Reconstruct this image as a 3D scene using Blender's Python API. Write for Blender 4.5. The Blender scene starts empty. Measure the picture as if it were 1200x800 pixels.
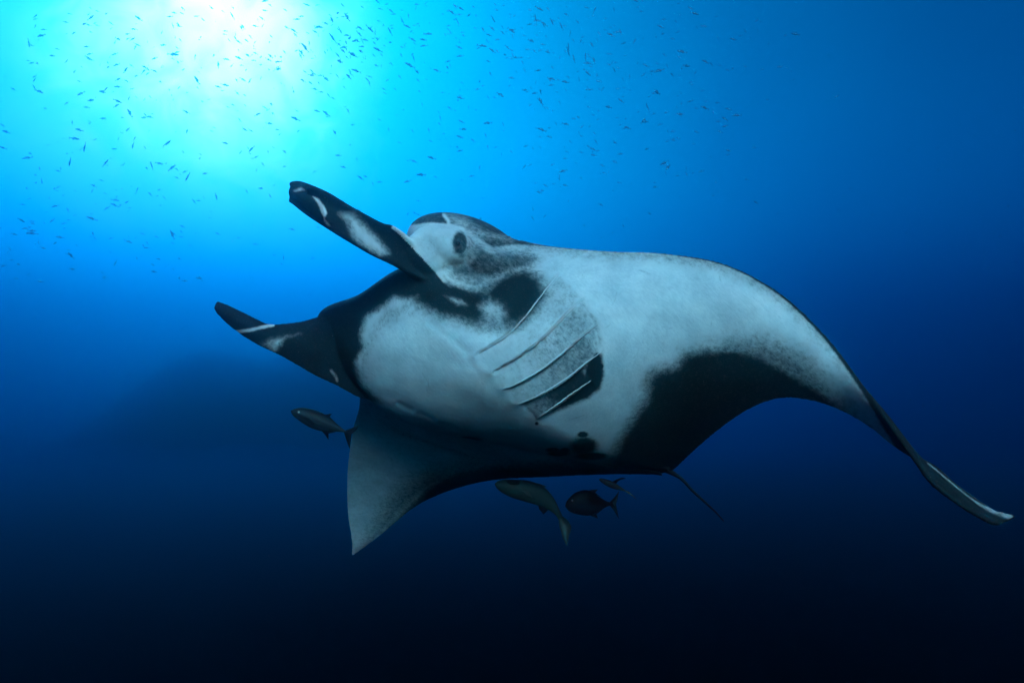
import bpy, bmesh, math, random
import numpy as np
from mathutils import Vector, Matrix
from mathutils.kdtree import KDTree
from mathutils.bvhtree import BVHTree

sc = bpy.context.scene
C = sc.collection
random.seed(7)
rng = np.random.default_rng(11)

# ------------------------------------------------------------------ camera
F_PX = 715.0                      # focal length in photograph pixels (1200 wide)
PITCH = math.radians(8)
cam_data = bpy.data.cameras.new('camera')
cam_data.sensor_width = 36.0
cam_data.lens = 36.0 * F_PX / 1200.0
cam_data.clip_start = 0.05
cam_data.clip_end = 2000
cam = bpy.data.objects.new('camera', cam_data)
C.objects.link(cam)
cam.rotation_euler = (math.pi / 2 + PITCH, 0, 0)
sc.camera = cam
CM = np.array(cam.rotation_euler.to_matrix())


def P(u, v, d):
    """world point at photograph position (u, v), d metres in front of the camera plane"""
    q = np.array([(u - 600.0) / F_PX * d, -(v - 400.0) / F_PX * d, -d])
    return CM @ q


def to_uv(W):
    q = W @ CM
    d = -q[:, 2]
    return 600 + F_PX * q[:, 0] / d, 400 - F_PX * q[:, 1] / d, d


sun_dir = P(252, -5, 1.0)
sun_dir /= np.linalg.norm(sun_dir)

# ------------------------------------------------------------------ open water light (world)
world = bpy.data.worlds.new('World')
sc.world = world
world.use_nodes = True
nt = world.node_tree
nt.nodes.clear()


def N(t, kind, **kw):
    n = t.nodes.new(kind)
    for k, v in kw.items():
        setattr(n, k, v)
    return n


def math_node(t, op, a, b=None, c=None, clamp=False):
    n = t.nodes.new('ShaderNodeMath')
    n.operation = op
    n.use_clamp = clamp
    for i, x in enumerate((a, b, c)):
        if x is None:
            continue
        if isinstance(x, (int, float)):
            n.inputs[i].default_value = x
        else:
            t.links.new(x, n.inputs[i])
    return n.outputs[0]


tc = N(nt, 'ShaderNodeTexCoord')
sep = N(nt, 'ShaderNodeSeparateXYZ')
nt.links.new(tc.outputs['Generated'], sep.inputs[0])
dot = N(nt, 'ShaderNodeVectorMath', operation='DOT_PRODUCT')
nt.links.new(tc.outputs['Generated'], dot.inputs[0])
dot.inputs[1].default_value = tuple(sun_dir)
z = sep.outputs['Z']
M = lambda *a, **k: math_node(nt, *a, **k)
ang = M('MINIMUM', M('ARCCOSINE', dot.outputs['Value']), 1.35)
zr = N(nt, 'ShaderNodeValToRGB')
zr.color_ramp.interpolation = 'B_SPLINE'
nt.links.new(M('MULTIPLY_ADD', z, 0.5, 0.5), zr.inputs[0])
ZP = [(-1, -5), (-.45, -4.6), (-.25, -2.9), (-.10, -1.3), (.03, .35), (.15, 1.25), (.30, 1.45), (.46, .95), (.6, .75), (1, .75)]
for i, (zz, val) in enumerate(ZP):
    e = zr.color_ramp.elements[i] if i < 2 else zr.color_ramp.elements.new((zz + 1) / 2)
    e.position = (zz + 1) / 2
    e.color = ((val + 5) / 7,) * 3 + (1,)
# log radiance of the water: brightens towards the surface and towards the sun's patch
lx = M('MULTIPLY_ADD', zr.outputs[0], 7.0, -5.0)
GAIN = 0.08                       # light lost between the far water and the camera
lx = M('MULTIPLY_ADD', ang, -2.95, lx)
lx = M('MULTIPLY_ADD', M('MULTIPLY', ang, ang), 0.56, lx)
core = M('EXPONENT', M('MULTIPLY', M('MULTIPLY', ang, ang), -1 / .25 ** 2))
lx = M('MULTIPLY_ADD', core, 0.48, lx)      # sun glitter on the surface
# bright window of the surface overhead, all round the zenith
win = N(nt, 'ShaderNodeMapRange', interpolation_type='SMOOTHERSTEP')
nt.links.new(z, win.inputs['Value'])
win.inputs['From Min'].default_value = 0.60
win.inputs['From Max'].default_value = 0.90
win.inputs['To Max'].default_value = 0.0
lx = M('ADD', lx, win.outputs[0])
# soft ripple of light and dark water under the surface
ntex = N(nt, 'ShaderNodeTexNoise')
ntex.inputs['Scale'].default_value = 5.0
ntex.inputs['Detail'].default_value = 3.0
nt.links.new(tc.outputs['Generated'], ntex.inputs['Vector'])
lx = M('MULTIPLY_ADD', M('SUBTRACT', ntex.outputs[0], 0.5), 0.35, lx)
# faint shafts of light spreading from the sun's patch
e1 = np.cross(sun_dir, [0, 0, 1.0]); e1 /= np.linalg.norm(e1)
e2 = np.cross(sun_dir, e1)
dd = []
for ev in (e1, e2):
    dn = N(nt, 'ShaderNodeVectorMath', operation='DOT_PRODUCT')
    nt.links.new(tc.outputs['Generated'], dn.inputs[0])
    dn.inputs[1].default_value = tuple(ev)
    dd.append(dn.outputs['Value'])
rr = M('SQRT', M('ADD', M('ADD', M('MULTIPLY', dd[0], dd[0]), M('MULTIPLY', dd[1], dd[1])), 1e-5))
cmb = N(nt, 'ShaderNodeCombineXYZ')
nt.links.new(M('DIVIDE', dd[0], rr), cmb.inputs[0])
nt.links.new(M('DIVIDE', dd[1], rr), cmb.inputs[1])
shaft = N(nt, 'ShaderNodeTexNoise')
shaft.inputs['Scale'].default_value = 3.2
shaft.inputs['Detail'].default_value = 3.0
nt.links.new(cmb.outputs[0], shaft.inputs['Vector'])
fade = M('MULTIPLY', M('MINIMUM', M('MULTIPLY', rr, 6.0), 1.0), M('EXPONENT', M('MULTIPLY', rr, -2.5)))
lx = M('MULTIPLY_ADD', M('MULTIPLY', M('SUBTRACT', shaft.outputs[0], 0.5), fade), 0.2, lx)
rip = N(nt, 'ShaderNodeTexNoise')
rip.inputs['Scale'].default_value = 16.0
rip.inputs['Detail'].default_value = 4.0
rip.inputs['Distortion'].default_value = 1.0
nt.links.new(tc.outputs['Generated'], rip.inputs['Vector'])
lx = M('MULTIPLY_ADD', M('MULTIPLY', M('SUBTRACT', rip.outputs[0], 0.5), M('EXPONENT', M('MULTIPLY', rr, -5.0))), 0.8, lx)
X = M('EXPONENT', M('ADD', lx, GAIN))
t01 = M('DIVIDE', M('ADD', lx, 6.0), 8.0, clamp=True)      # ln X in -6 .. 2
ramp = N(nt, 'ShaderNodeValToRGB')
GREEN = 1.6
stops = [(-6.0, (0.02, 0.20, 1)), (-3.5, (0.012, 0.19, 1)), (-2.0, (0.0, 0.20, 1)), (-0.9, (0.0, 0.30, 1)),
         (-0.4, (0.0, 0.37, 1)), (0.05, (0.0, 0.42, 1)), (0.4, (0.01, 0.41, 1)), (0.7, (0.14, 0.45, 1)), (0.95, (0.55, 0.54, 1)), (1.2, (1.0, 0.62, 1))]
el = ramp.color_ramp.elements
while len(el) > 1:
    el.remove(el[-1])
for i, (l, c) in enumerate(stops):
    p = (l + 6) / 8
    e = el[0] if i == 0 else el.new(p)
    e.position = p
    e.color = (c[0], min(1, c[1] * GREEN), c[2], 1)
nt.links.new(t01, ramp.inputs[0])
bg = N(nt, 'ShaderNodeBackground')
nt.links.new(ramp.outputs[0], bg.inputs['Color'])
nt.links.new(X, bg.inputs['Strength'])
wo = N(nt, 'ShaderNodeOutputWorld')
nt.links.new(bg.outputs[0], wo.inputs['Surface'])
world.cycles.sampling_method = 'MANUAL'
world.cycles.sample_map_resolution = 512

# ------------------------------------------------------------------ sun
sd = bpy.data.lights.new('sun', 'SUN')
sd.energy = 4.0
sd.angle = math.radians(24)
sd.color = (1.0, 0.88, 0.78)
sun = bpy.data.objects.new('sun', sd)
C.objects.link(sun)
# shading and fish shadows on the ray show light falling from above the photographer
key_dir = CM @ np.array([0.16, 0.575, 0.80])
sun.rotation_euler = Vector(key_dir).to_track_quat('Z', 'Y').to_euler()

vs = sc.view_settings
vs.view_transform = 'Standard'
vs.look = 'None'
vs.gamma = 1
vs.use_curve_mapping = False
vs.exposure = 0.5
sc.cycles.use_denoising = True
sc.cycles.volume_bounces = 4
sc.cycles.max_bounces = 8
sc.cycles.diffuse_bounces = 3


# ------------------------------------------------------------------ helpers
def tag(o, label=None, cat=None, group=None, kind=None):
    if label:
        o['label'] = label
    if cat:
        o['category'] = cat
    if group:
        o['group'] = group
    if kind:
        o['kind'] = kind
    return o


def mesh_obj(name, verts, faces, mat=None, parent=None, smooth=True):
    me = bpy.data.meshes.new(name)
    me.from_pydata([tuple(v) for v in verts], [], [tuple(f) for f in faces])
    me.update()
    if smooth:
        me.shade_smooth()
    o = bpy.data.objects.new(name, me)
    C.objects.link(o)
    if mat:
        me.materials.append(mat)
    if parent:
        o.parent = parent
    return o


def thing(name, loc, label, cat, group=None):
    o = bpy.data.objects.new(name, None)
    C.objects.link(o)
    o.empty_display_size = 0.1
    tag(o, label, cat, group)
    o.location = loc
    return o


def put_under(o, parent):
    """parent a mesh whose vertices are in world space"""
    o.parent = parent
    o.matrix_parent_inverse = Matrix.Translation(parent.location).inverted()


def cr(pts, n):
    """Catmull-Rom through pts (k, ...) sampled n times per segment, last point included"""
    pts = np.asarray(pts, float)
    k = len(pts)
    ext = np.concatenate([[2 * pts[0] - pts[1]], pts, [2 * pts[-1] - pts[-2]]])
    out = []
    for i in range(k - 1):
        p0, p1, p2, p3 = ext[i:i + 4]
        for j in range(n):
            t = j / n
            out.append(0.5 * ((2 * p1) + (-p0 + p2) * t + (2 * p0 - 5 * p1 + 4 * p2 - p3) * t * t + (-p0 + 3 * p1 - 3 * p2 + p3) * t ** 3))
    out.append(pts[-1])
    return np.array(out)


def resample(poly, n):
    poly = np.asarray(poly, float)
    seg = np.r_[0, np.cumsum(np.linalg.norm(np.diff(poly, axis=0), axis=1))]
    s = np.linspace(0, seg[-1], n)
    return np.stack([np.interp(s, seg, poly[:, i]) for i in range(poly.shape[1])], 1)


def principled(name, base, rough=0.6, spec=0.3):
    m = bpy.data.materials.new(name)
    m.use_nodes = True
    b = m.node_tree.nodes['Principled BSDF']
    b.inputs['Base Color'].default_value = (*base, 1)
    b.inputs['Roughness'].default_value = rough
    b.inputs['Specular IOR Level'].default_value = spec
    return m, m.node_tree, b


def seg_dist(u, v, poly, closed=False):
    poly = np.asarray(poly, float)
    q = np.stack([u, v], 1)
    best = np.full(len(u), 1e9)
    param = np.zeros(len(u))
    side = np.zeros(len(u))
    n = len(poly) if closed else len(poly) - 1
    for i in range(n):
        a, b = poly[i], poly[(i + 1) % len(poly)]
        ab = b - a
        t = np.clip(((q - a) @ ab) / (ab @ ab + 1e-9), 0, 1)
        pr = a + t[:, None] * ab
        d = np.hypot(*(q - pr).T)
        m = d < best
        best[m] = d[m]
        param[m] = (i + t[m]) / n
        cr_ = ab[0] * (q[:, 1] - a[1]) - ab[1] * (q[:, 0] - a[0])
        side[m] = np.sign(cr_[m])
    return best, param, side


def inside(u, v, poly):
    poly = np.asarray(poly, float)
    r = np.zeros(len(u), bool)
    j = len(poly) - 1
    for i in range(len(poly)):
        xi, yi = poly[i]
        xj, yj = poly[j]
        c = ((yi > v) != (yj > v)) & (u < (xj - xi) * (v - yi) / (yj - yi + 1e-12) + xi)
        r ^= c
        j = i
    return r


def soft_poly(u, v, poly, soft):
    """0 outside, 0.5 at the outline, 1 inside, over a width of 2*soft"""
    d, _, _ = seg_dist(u, v, poly, True)
    s = np.where(inside(u, v, poly), d, -d)
    return np.clip(0.5 + 0.5 * s / soft, 0, 1)


def smooth01(x):
    x = np.clip(x, 0, 1)
    return x * x * (3 - 2 * x)


# ------------------------------------------------------------------ manta ray: body surface
def wing(le, te, bulge, le_roll=0.0):
    le = np.array(le, float)
    te = np.array(te, float)
    row = []
    for t, b in ((0, le_roll), (.25, .8), (.5, 1), (.75, .7), (1, 0)):
        p = le * (1 - t) + te * t
        p[2] -= bulge * b
        row.append(P(*p))
    return row


def ctrl(*pts):
    return [P(*p) for p in pts]


COLS = [
    wing((1191, 606, 2.70), (1190, 605, 2.705), 0),
    wing((1179, 612, 2.70), (1176, 602, 2.73), 0),
    wing((1163, 616, 2.70), (1158, 596, 2.77), 0),
    wing((1125, 595, 2.73), (1118, 568, 2.83), 0),
    wing((1090, 568, 2.75), (1094, 547, 2.87), 0),
    wing((1070, 540, 2.78), (1072, 538, 2.93), .005),
    wing((1044, 502, 2.82), (1048, 524, 2.95), .015),
    wing((1012, 452, 2.89), (1020, 502, 2.97), .03),
    wing((970, 395, 2.97), (990, 484, 3.03), .05),
    wing((915, 343, 3.03), (955, 471, 3.09), .08),
    wing((850, 309, 3.07), (915, 467, 3.16), .10),
    wing((780, 296.5, 3.16), (876, 481, 3.28), .17),
    wing((715, 294, 3.24), (840, 506, 3.45), .275),
    ctrl((660, 290, 3.32), (693, 344, 3.08), (730, 405, 3.05), (770, 468, 3.25), (812, 530, 3.65)),
    ctrl((608, 285, 3.36), (650, 350, 3.06), (688, 415, 3.02), (735, 487, 3.28), (793, 548, 3.85)),
    ctrl((560, 279, 3.32), (600, 366, 3.02), (642, 438, 3.02), (700, 505, 3.32), (787, 552, 3.90)),
    ctrl((505, 316, 3.14), (545, 398, 3.00), (590, 462, 3.06), (668, 517, 3.36), (780, 554, 3.92)),
    ctrl((462, 322, 3.22), (495, 408, 3.08), (545, 472, 3.16), (635, 521, 3.46), (773, 555, 3.95)),
    ctrl((415, 352, 3.36), (450, 425, 3.22), (505, 487, 3.32), (605, 522, 3.60), (765, 556, 3.98)),
    ctrl((372, 371, 3.52), (413, 445, 3.48), (474, 494, 3.56), (585, 521, 3.80), (758, 556, 4.03)),
    ctrl((385, 410, 3.78), (432, 458, 3.80), (488, 494, 3.86), (590, 521, 4.00), (748, 556, 4.08)),
    ctrl((420, 462, 3.98), (462, 486, 4.00), (530, 513, 4.06), (615, 536, 4.10), (715, 556, 4.20)),
    wing((413, 505, 4.31), (645, 559, 4.35), .04),
    wing((407, 550, 4.63), (565, 565, 4.56), .03),
    wing((407, 598, 4.92), (495, 589, 4.82), .02),
    wing((412, 634, 5.12), (445, 628, 5.07), .01),
    wing((412, 651, 5.22), (415, 650, 5.21), 0),
]
THICK = [.0, .008, .012, .015, .018, .02, .025, .03, .04, .055, .08, .11, .15, .21, .28, .34, .36, .36, .34, .30, .26, .20, .13, .08, .04, .015, .0]
NS, NT = 26, 150
ctrl_pts = np.array(COLS)                                   # (S, 5, 3)
nsc = len(COLS)
along = cr(ctrl_pts, NS)                                    # (S', 5, 3)
thick = np.clip(cr(np.array(THICK)[:, None], NS)[:, 0], 0, 1)
dense = cr(np.swapaxes(along, 0, 1), 60)                    # (T, S', 3)
tt_d = np.linspace(0, 1, dense.shape[0])
tt = 0.5 - 0.5 * np.cos(np.linspace(0, math.pi, NT))        # denser at both edges
idx = np.clip(np.searchsorted(tt_d, tt) - 1, 0, len(tt_d) - 2)
w = ((tt - tt_d[idx]) / (tt_d[idx + 1] - tt_d[idx]))[:, None, None]
V = dense[idx] * (1 - w) + dense[idx + 1] * w               # ventral (T, S, 3)
T_, S_ = V.shape[:2]
dt = np.gradient(V, axis=0)
ds = np.gradient(V, axis=1)
nrm = np.cross(dt, ds)
nrm /= np.linalg.norm(nrm, axis=2, keepdims=True) + 1e-12
mid = nrm[T_ // 2, 15 * NS]
if mid @ V[T_ // 2, 15 * NS] > 0:                           # ventral normals look back at the camera here
    nrm = -nrm
D_UP = CM @ np.array([0.05, 0.62, -0.78])                   # the animal's back direction at the trunk
colw = np.clip((thick - .10) / .2, 0, 1)[None, :, None]
off = -nrm * (1 - colw) + D_UP * colw
off /= np.linalg.norm(off, axis=2, keepdims=True)
prof = (tt ** .55) * ((1 - tt) ** .9)
prof = prof / prof.max()
h = 0.014 + thick[None, :] * prof[:, None]
Dm = V + off * h[:, :, None]
nv = T_ * S_
gi = np.arange(nv).reshape(T_, S_)


def grid_faces(g):
    a, b, c, d = g[:-1, :-1], g[:-1, 1:], g[1:, 1:], g[1:, :-1]
    return np.stack([a, b, c, d], -1).reshape(-1, 4)


faces = [grid_faces(gi), grid_faces(gi + nv)[:, ::-1]]
rim = np.r_[gi[0, :], gi[1:, -1], gi[-1, -2::-1], gi[-2:0:-1, 0]]
rim2 = np.roll(rim, -1)
faces.append(np.stack([rim2, rim, rim + nv, rim2 + nv], 1))
shell_v = [V.reshape(-1, 3), Dm.reshape(-1, 3)]
shell_f = [f for fs in faces for f in fs.tolist()]
count = 2 * nv


def add_shell(v, f):
    global count
    shell_v.append(np.asarray(v))
    shell_f.extend([[i + count for i in q] for q in f])
    count += len(v)


def plate(upper, lower, thickness, bulge=0.0, n=60, m=26, back=None):
    """closed plate between two edge curves given as (u, v, d); bulge pushes the middle towards the camera"""
    up = resample(cr(upper, 12), n)
    lo = resample(cr(lower, 12), n)
    g = np.zeros((m, n, 3))
    for i in range(m):
        t = i / (m - 1)
        p = up * (1 - t) + lo * t
        p = p.copy()
        p[:, 2] -= bulge * math.sin(math.pi * t)
        g[i] = np.array([P(*q) for q in p])
    nn = np.cross(np.gradient(g, axis=0), np.gradient(g, axis=1))
    nn /= np.linalg.norm(nn, axis=2, keepdims=True) + 1e-12
    if (nn * g).sum() < 0:
        nn = -nn
    tq = np.linspace(0, 1, m)
    hh = thickness * (0.35 + 0.65 * np.sin(math.pi * tq) ** .6)
    bk = g + nn * hh[:, None, None]
    k = m * n
    gg = np.arange(k).reshape(m, n)
    fs = [grid_faces(gg), grid_faces(gg + k)[:, ::-1]]
    r = np.r_[gg[0, :], gg[1:, -1], gg[-1, -2::-1], gg[-2:0:-1, 0]]
    r2 = np.roll(r, -1)
    fs.append(np.stack([r2, r, r + k, r2 + k], 1))
    return np.concatenate([g.reshape(-1, 3), bk.reshape(-1, 3)]), [q for f in fs for q in f.tolist()]


def ellipsoid(c, axes, n=32):
    """axes: 3 world vectors"""
    v, f = [], []
    for i in range(n + 1):
        th = math.pi * i / n
        for j in range(2 * n):
            ph = math.pi * j / n
            v.append(c + axes[0] * math.sin(th) * math.cos(ph) + axes[1] * math.sin(th) * math.sin(ph) + axes[2] * math.cos(th))
    for i in range(n):
        for j in range(2 * n):
            a = i * 2 * n + j
            b = i * 2 * n + (j + 1) % (2 * n)
            f.append([a, b, b + 2 * n, a + 2 * n])
    return np.array(v), f


AX = lambda x, y, zz: CM @ np.array([x, y, zz])
# left cephalic lobe (upper one in the picture), flaring from the head towards its tip
add_shell(*plate(
    [(342.5, 222, 2.85), (352, 217.8, 2.84), (380, 226, 2.88), (405, 240, 2.92), (430, 254, 2.97), (450, 264, 3.02), (463, 267, 3.06), (480, 281, 3.10), (497, 301, 3.12), (520, 328, 3.14)],
    [(342, 229, 2.84), (350, 237.5, 2.82), (366, 251, 2.82), (395, 270, 2.85), (415, 282.5, 2.90), (440, 297.5, 2.97), (464, 309, 3.05), (482, 319, 3.09), (500, 327, 3.12), (519, 332, 3.15)],
    .05, -.05))
# its leading edge rolled over at the tip
add_shell(*plate(
    [(343, 226, 2.83), (352, 225, 2.79), (366, 229, 2.77), (376, 238, 2.77), (382, 250, 2.79), (386, 262, 2.82)],
    [(342.5, 230, 2.82), (349, 236.5, 2.80), (360, 247, 2.80), (370, 254.5, 2.80), (379, 261, 2.81), (388, 267, 2.84)],
    .03, .012, n=40, m=16))
add_shell(*ellipsoid(P(349.5, 226.5, 2.845), [AX(.046, -.012, 0), AX(.008, .037, 0), AX(0, 0, .026)], 16))
# right cephalic lobe (lower one) running back into the lower lip
add_shell(*plate(
    [(251, 360, 3.26), (254, 353, 3.26), (263, 355, 3.28), (281, 363, 3.30), (299, 372, 3.33), (315, 379, 3.36), (333, 378.5, 3.40), (353, 376, 3.44), (374, 370, 3.48), (398, 361, 3.44), (416, 351, 3.40), (440, 345, 3.40)],
    [(251, 362, 3.26), (256, 370, 3.27), (267, 381, 3.29), (282, 392.5, 3.32), (303, 405.5, 3.36), (324, 415, 3.40), (348, 428, 3.44), (363, 437, 3.47), (377, 444, 3.50), (398, 454, 3.52), (420, 466, 3.54), (440, 470, 3.50)],
    .05, .03))
# head between the eyes, hump of the back seen past the near eye
add_shell(*ellipsoid(P(548, 298, 3.74), [AX(.37, -.13, .02), AX(.05, .215, 0), AX(0, 0, .32)]))
# brow above the eye and cheek in front of it
add_shell(*ellipsoid(P(520, 292, 3.27), [AX(.185, -.03, .0), AX(.01, .125, .0), AX(0, 0, .16)]))
add_shell(*ellipsoid(P(500, 302, 3.22), [AX(.12, -.08, .0), AX(.06, .10, .0), AX(0, 0, .12)]))
add_shell(*ellipsoid(P(575, 312, 3.30), [AX(.22, -.07, .0), AX(.02, .105, .0), AX(0, 0, .16)]))

base = bpy.data.meshes.new('manta_shell')
base.from_pydata(np.concatenate(shell_v).tolist(), [], shell_f)
tmp = bpy.data.objects.new('manta_shell', base)
C.objects.link(tmp)
md = tmp.modifiers.new('fuse', 'REMESH')
md.mode = 'VOXEL'
md.voxel_size = 0.0075
sm = tmp.modifiers.new('smooth', 'SMOOTH')
sm.factor = 0.5
sm.iterations = 6
dg = bpy.context.evaluated_depsgraph_get()
body_me = bpy.data.meshes.new_from_object(tmp.evaluated_get(dg))
bpy.data.objects.remove(tmp)
bpy.data.meshes.remove(base)
body_me.name = 'body'
nb = len(body_me.vertices)
co = np.zeros(nb * 3)
body_me.vertices.foreach_get('co', co)
co = co.reshape(-1, 3)
no = np.zeros(nb * 3)
body_me.vertices.foreach_get('normal', no)
no = no.reshape(-1, 3)

# which face of the disc each point lies on
kd_pts = V[::3, ::2].reshape(-1, 3)
kd_n = nrm[::3, ::2].reshape(-1, 3)
kd = KDTree(len(kd_pts))
for i, p in enumerate(kd_pts):
    kd.insert(p, i)
kd.balance()
near = np.array([kd.find(p)[1:3] for p in co])
ni = near[:, 0].astype(int)
nd = near[:, 1]
Sn = kd_pts.shape[0]
cols2 = V[::3, ::2].shape[1]
s_of = (ni % cols2) * 2 / NS                                # column coordinate of the disc
ventral = ((no * kd_n[ni]).sum(1) > -0.15)
u, v, dpt = to_uv(co)
facing = (no * -co).sum(1) / np.linalg.norm(co, axis=1)

# ------------------------------------------------------------------ gill slits: relief of overlapping flaps
z2 = lambda x, y: (540 + x / 4.211, 310 + y / 4.211)
SLITS = [
    [z2(487, 40), z2(440, 95), z2(385, 165), z2(320, 250), z2(240, 335), z2(170, 385), z2(65, 445)],
    [z2(612, 160), z2(560, 205), z2(490, 275), z2(420, 345), z2(350, 405), z2(260, 465), z2(150, 530)],
    [z2(668, 297), z2(600, 350), z2(520, 420), z2(440, 485), z2(360, 540), z2(270, 590), z2(205, 612)],
    [z2(690, 432), z2(620, 482), z2(540, 545), z2(460, 600), z2(380, 645), z2(280, 688)],
    [z2(642, 572), z2(590, 605), z2(520, 655), z2(450, 705), z2(375, 758)],
]
disp = np.zeros(nb)
gill_area = (u > 530) & (u < 730) & (v > 300) & (v < 510) & (facing > 0.05)
ga = np.where(gill_area)[0]
for k, sl in enumerate(SLITS):
    d, t, side = seg_dist(u[ga], v[ga], resample(cr(sl, 6), 30))
    end = np.sin(np.clip(t, 0, 1) * math.pi) ** .5
    end = np.where((t <= 0) | (t >= 1), 0, end)
    s = d * side                                           # sign: + on one side of the slit
    flip = -1 if k == 0 else -1
    s = s * flip
    amp = (0.015, 0.015, 0.017, .018, .018)[k]
    # raised lip before the slit, trough just after it
    lip = np.where(s < 0, np.exp(-(s / 13.0) ** 2), 0)
    trough = np.where(s >= 0, np.exp(-(s / (5.0 if k < 4 else 8.0)) ** 2), 0)
    disp[ga] += end * amp * (1.3 * lip - (0.8 if k < 4 else 1.4) * trough)
# soft folds and bumps of the skin (photograph position, radius, height)
FOLDS = [  # polyline, width px, depth m
    ([(500, 376), (530, 398), (556, 420)], 5, -.005),
    ([(548, 418), (575, 440), (600, 470), (628, 492)], 6, .0015),
    ([(540, 414), (562, 440), (590, 470), (618, 492)], 5, -.0015),
    ([(450, 458), (470, 474), (500, 488), (530, 502), (570, 514)], 3.0, -.004),
    ([(568, 292), (579, 300), (584, 312)], 5, -.012),
    ([(520, 326), (535, 333), (560, 340), (590, 336)], 6, -.012),
    ([(545, 270), (560, 274), (578, 288)], 3, -.010),
    ([(508, 318), (520, 330), (532, 340)], 3, -.012),
]
for poly, wd, dep in FOLDS:
    d, t, side = seg_dist(u, v, resample(cr(poly, 6), 24))
    end = np.where((t <= 0) | (t >= 1), 0.0, np.sin(t * math.pi) ** .5)
    end = np.where((t <= 0) | (t >= 1), np.exp(-(d / wd) ** 2) * 0, end)
    disp += np.where(facing > 0.0, dep * np.exp(-(d / wd) ** 2) * end, 0) * (dpt < 3.75)
for (cu, cv, r, hgt) in [(556, 417, 5, .010), (577, 437, 5, .010), (591, 456, 5, .009), (606, 473, 4, .008), (463, 470, 3, .004), (488, 482, 3, .004), (513, 493, 3, .004), (540, 503, 3, .004)]:
    disp += np.where(facing > 0, hgt * np.exp(-((u - cu) ** 2 + (v - cv) ** 2) / (r * r)), 0) * (dpt < 3.75)
co2 = co + no * disp[:, None]
body_me.vertices.foreach_set('co', co2.reshape(-1))

# ------------------------------------------------------------------ skin pigment (markings of the animal, some light and shade painted in)
pig = np.zeros(nb)                                          # 0 white .. 1 black
dorsal = ~ventral & (nd > 0.01)
pig[:] = 0.08


def paint(poly, soft, val=1.0, mask=None, op='max'):
    global pig
    f = soft_poly(u, v, poly, soft) * val
    if mask is not None:
        f = f * mask
    if op == 'max':
        pig = np.maximum(pig, f)
    else:                                                   # lighten
        pig = pig * (1 - f)


left = (s_of < 19.5)
near_part = (dpt < 3.80) | (s_of < 19)
# dark hind margin of the left wing
paint([(705, 550), (714, 530), (720, 516), (729, 500), (741, 480), (753, 464), (754, 444), (764, 430), (790, 424), (800, 408), (830, 404), (862, 402), (893, 410), (920, 424), (945, 440), (965, 452),
       (1000, 480), (1030, 506), (1060, 536), (1040, 530), (1000, 500), (950, 480), (900, 480), (860, 505), (830, 530), (800, 560), (740, 570)], 15, .86, near_part)
paint([(790, 405), (850, 385), (900, 385), (950, 405), (985, 440), (1010, 470), (1050, 520), (1000, 505), (900, 480), (850, 470), (800, 450)], 30, .62, near_part)
# mouth, lip and the dark throat patch
paint([(330, 372), (400, 350), (480, 305), (515, 322), (545, 340), (530, 352), (500, 348), (478, 352), (462, 350), (447, 362), (430, 372), (424, 392), (428, 408), (418, 424), (424, 446), (450, 474), (420, 474), (370, 452), (320, 420)], 9, 1.0, near_part)
paint([(480, 318), (510, 326), (545, 334), (565, 334), (590, 316), (616, 310), (634, 322), (645, 346), (632, 368), (612, 384), (590, 390), (560, 386), (535, 378), (515, 374), (500, 368), (482, 356)], 17, 1.0, near_part)
paint([(470, 318), (520, 328), (560, 340), (560, 362), (530, 362), (500, 352), (475, 345)], 8, 1.0, near_part)
paint([(560, 358), (574, 350), (590, 356), (596, 370), (586, 379), (568, 375)], 9, .55, near_part, 'lighten')
paint([(520, 346), (540, 350), (550, 358), (535, 358)], 4, .5, near_part, 'lighten')
# blue-grey mottling of the cheek
paint([(545, 270), (575, 285), (620, 288), (640, 300), (625, 320), (595, 330), (560, 340), (530, 332), (515, 312), (530, 300), (545, 300)], 15, .74, near_part)
# bluish rim of the white throat, shade of the lower belly edge painted in
paint([(445, 352), (480, 345), (500, 372), (470, 380), (450, 392), (442, 412), (438, 440), (470, 478), (540, 508), (580, 522), (480, 515), (420, 470), (410, 420)], 14, .45, near_part)
# eye socket
paint([(465, 272), (505, 263), (535, 266), (560, 280), (600, 290), (600, 330), (540, 335), (500, 310)], 14, .34, near_part)
e = np.hypot((u - 539) / 6.5, (v - 285) / 10.5)
pig = np.maximum(pig, np.where(near_part, np.clip(2.1 - e, 0, 1) ** 1.5 * .80, 0))
paint([(541, 268), (575, 284), (605, 294), (600, 332), (550, 332), (538, 305)], 12, .58, near_part)
e = np.hypot((u - 546) / 14.0, (v - 296) / 9.0)
pig = np.maximum(pig, np.where(near_part, np.clip(1.7 - e, 0, 1) * .62, 0))
# gill flaps: darker towards their outer ends, darkest behind the last slit
band_val = (.42, .52, .63, .86)
outer = [(662, 318), (694, 356), (700, 372), (704, 402), (708, 420), (708, 440)]
for k in range(4):
    a, b = SLITS[k], SLITS[k + 1]
    ta = np.linspace(0, 1, len(a))[:, None]
    poly = [a[0]] + a[1:] + b[::-1]
    d, t, side = seg_dist(u, v, resample(np.array(b), 20))
    grad = smooth01((1.02 - t) / (0.85 if k < 3 else .6))
    f = soft_poly(u, v, poly, 3.5) * band_val[k] * (0.62 + 0.38 * grad) * (0.75 + 0.25 * smooth01(t / .08))
    pig = np.maximum(pig, np.where(near_part & (facing > 0), f, 0))
paint([(676, 345), (690, 358), (703, 376), (707, 400), (703, 414), (697, 392), (688, 372)], 7, .56, near_part)
paint([(696, 410), (706, 415), (708, 440), (692, 450), (680, 452), (684, 432)], 5, .95, near_part)
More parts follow.
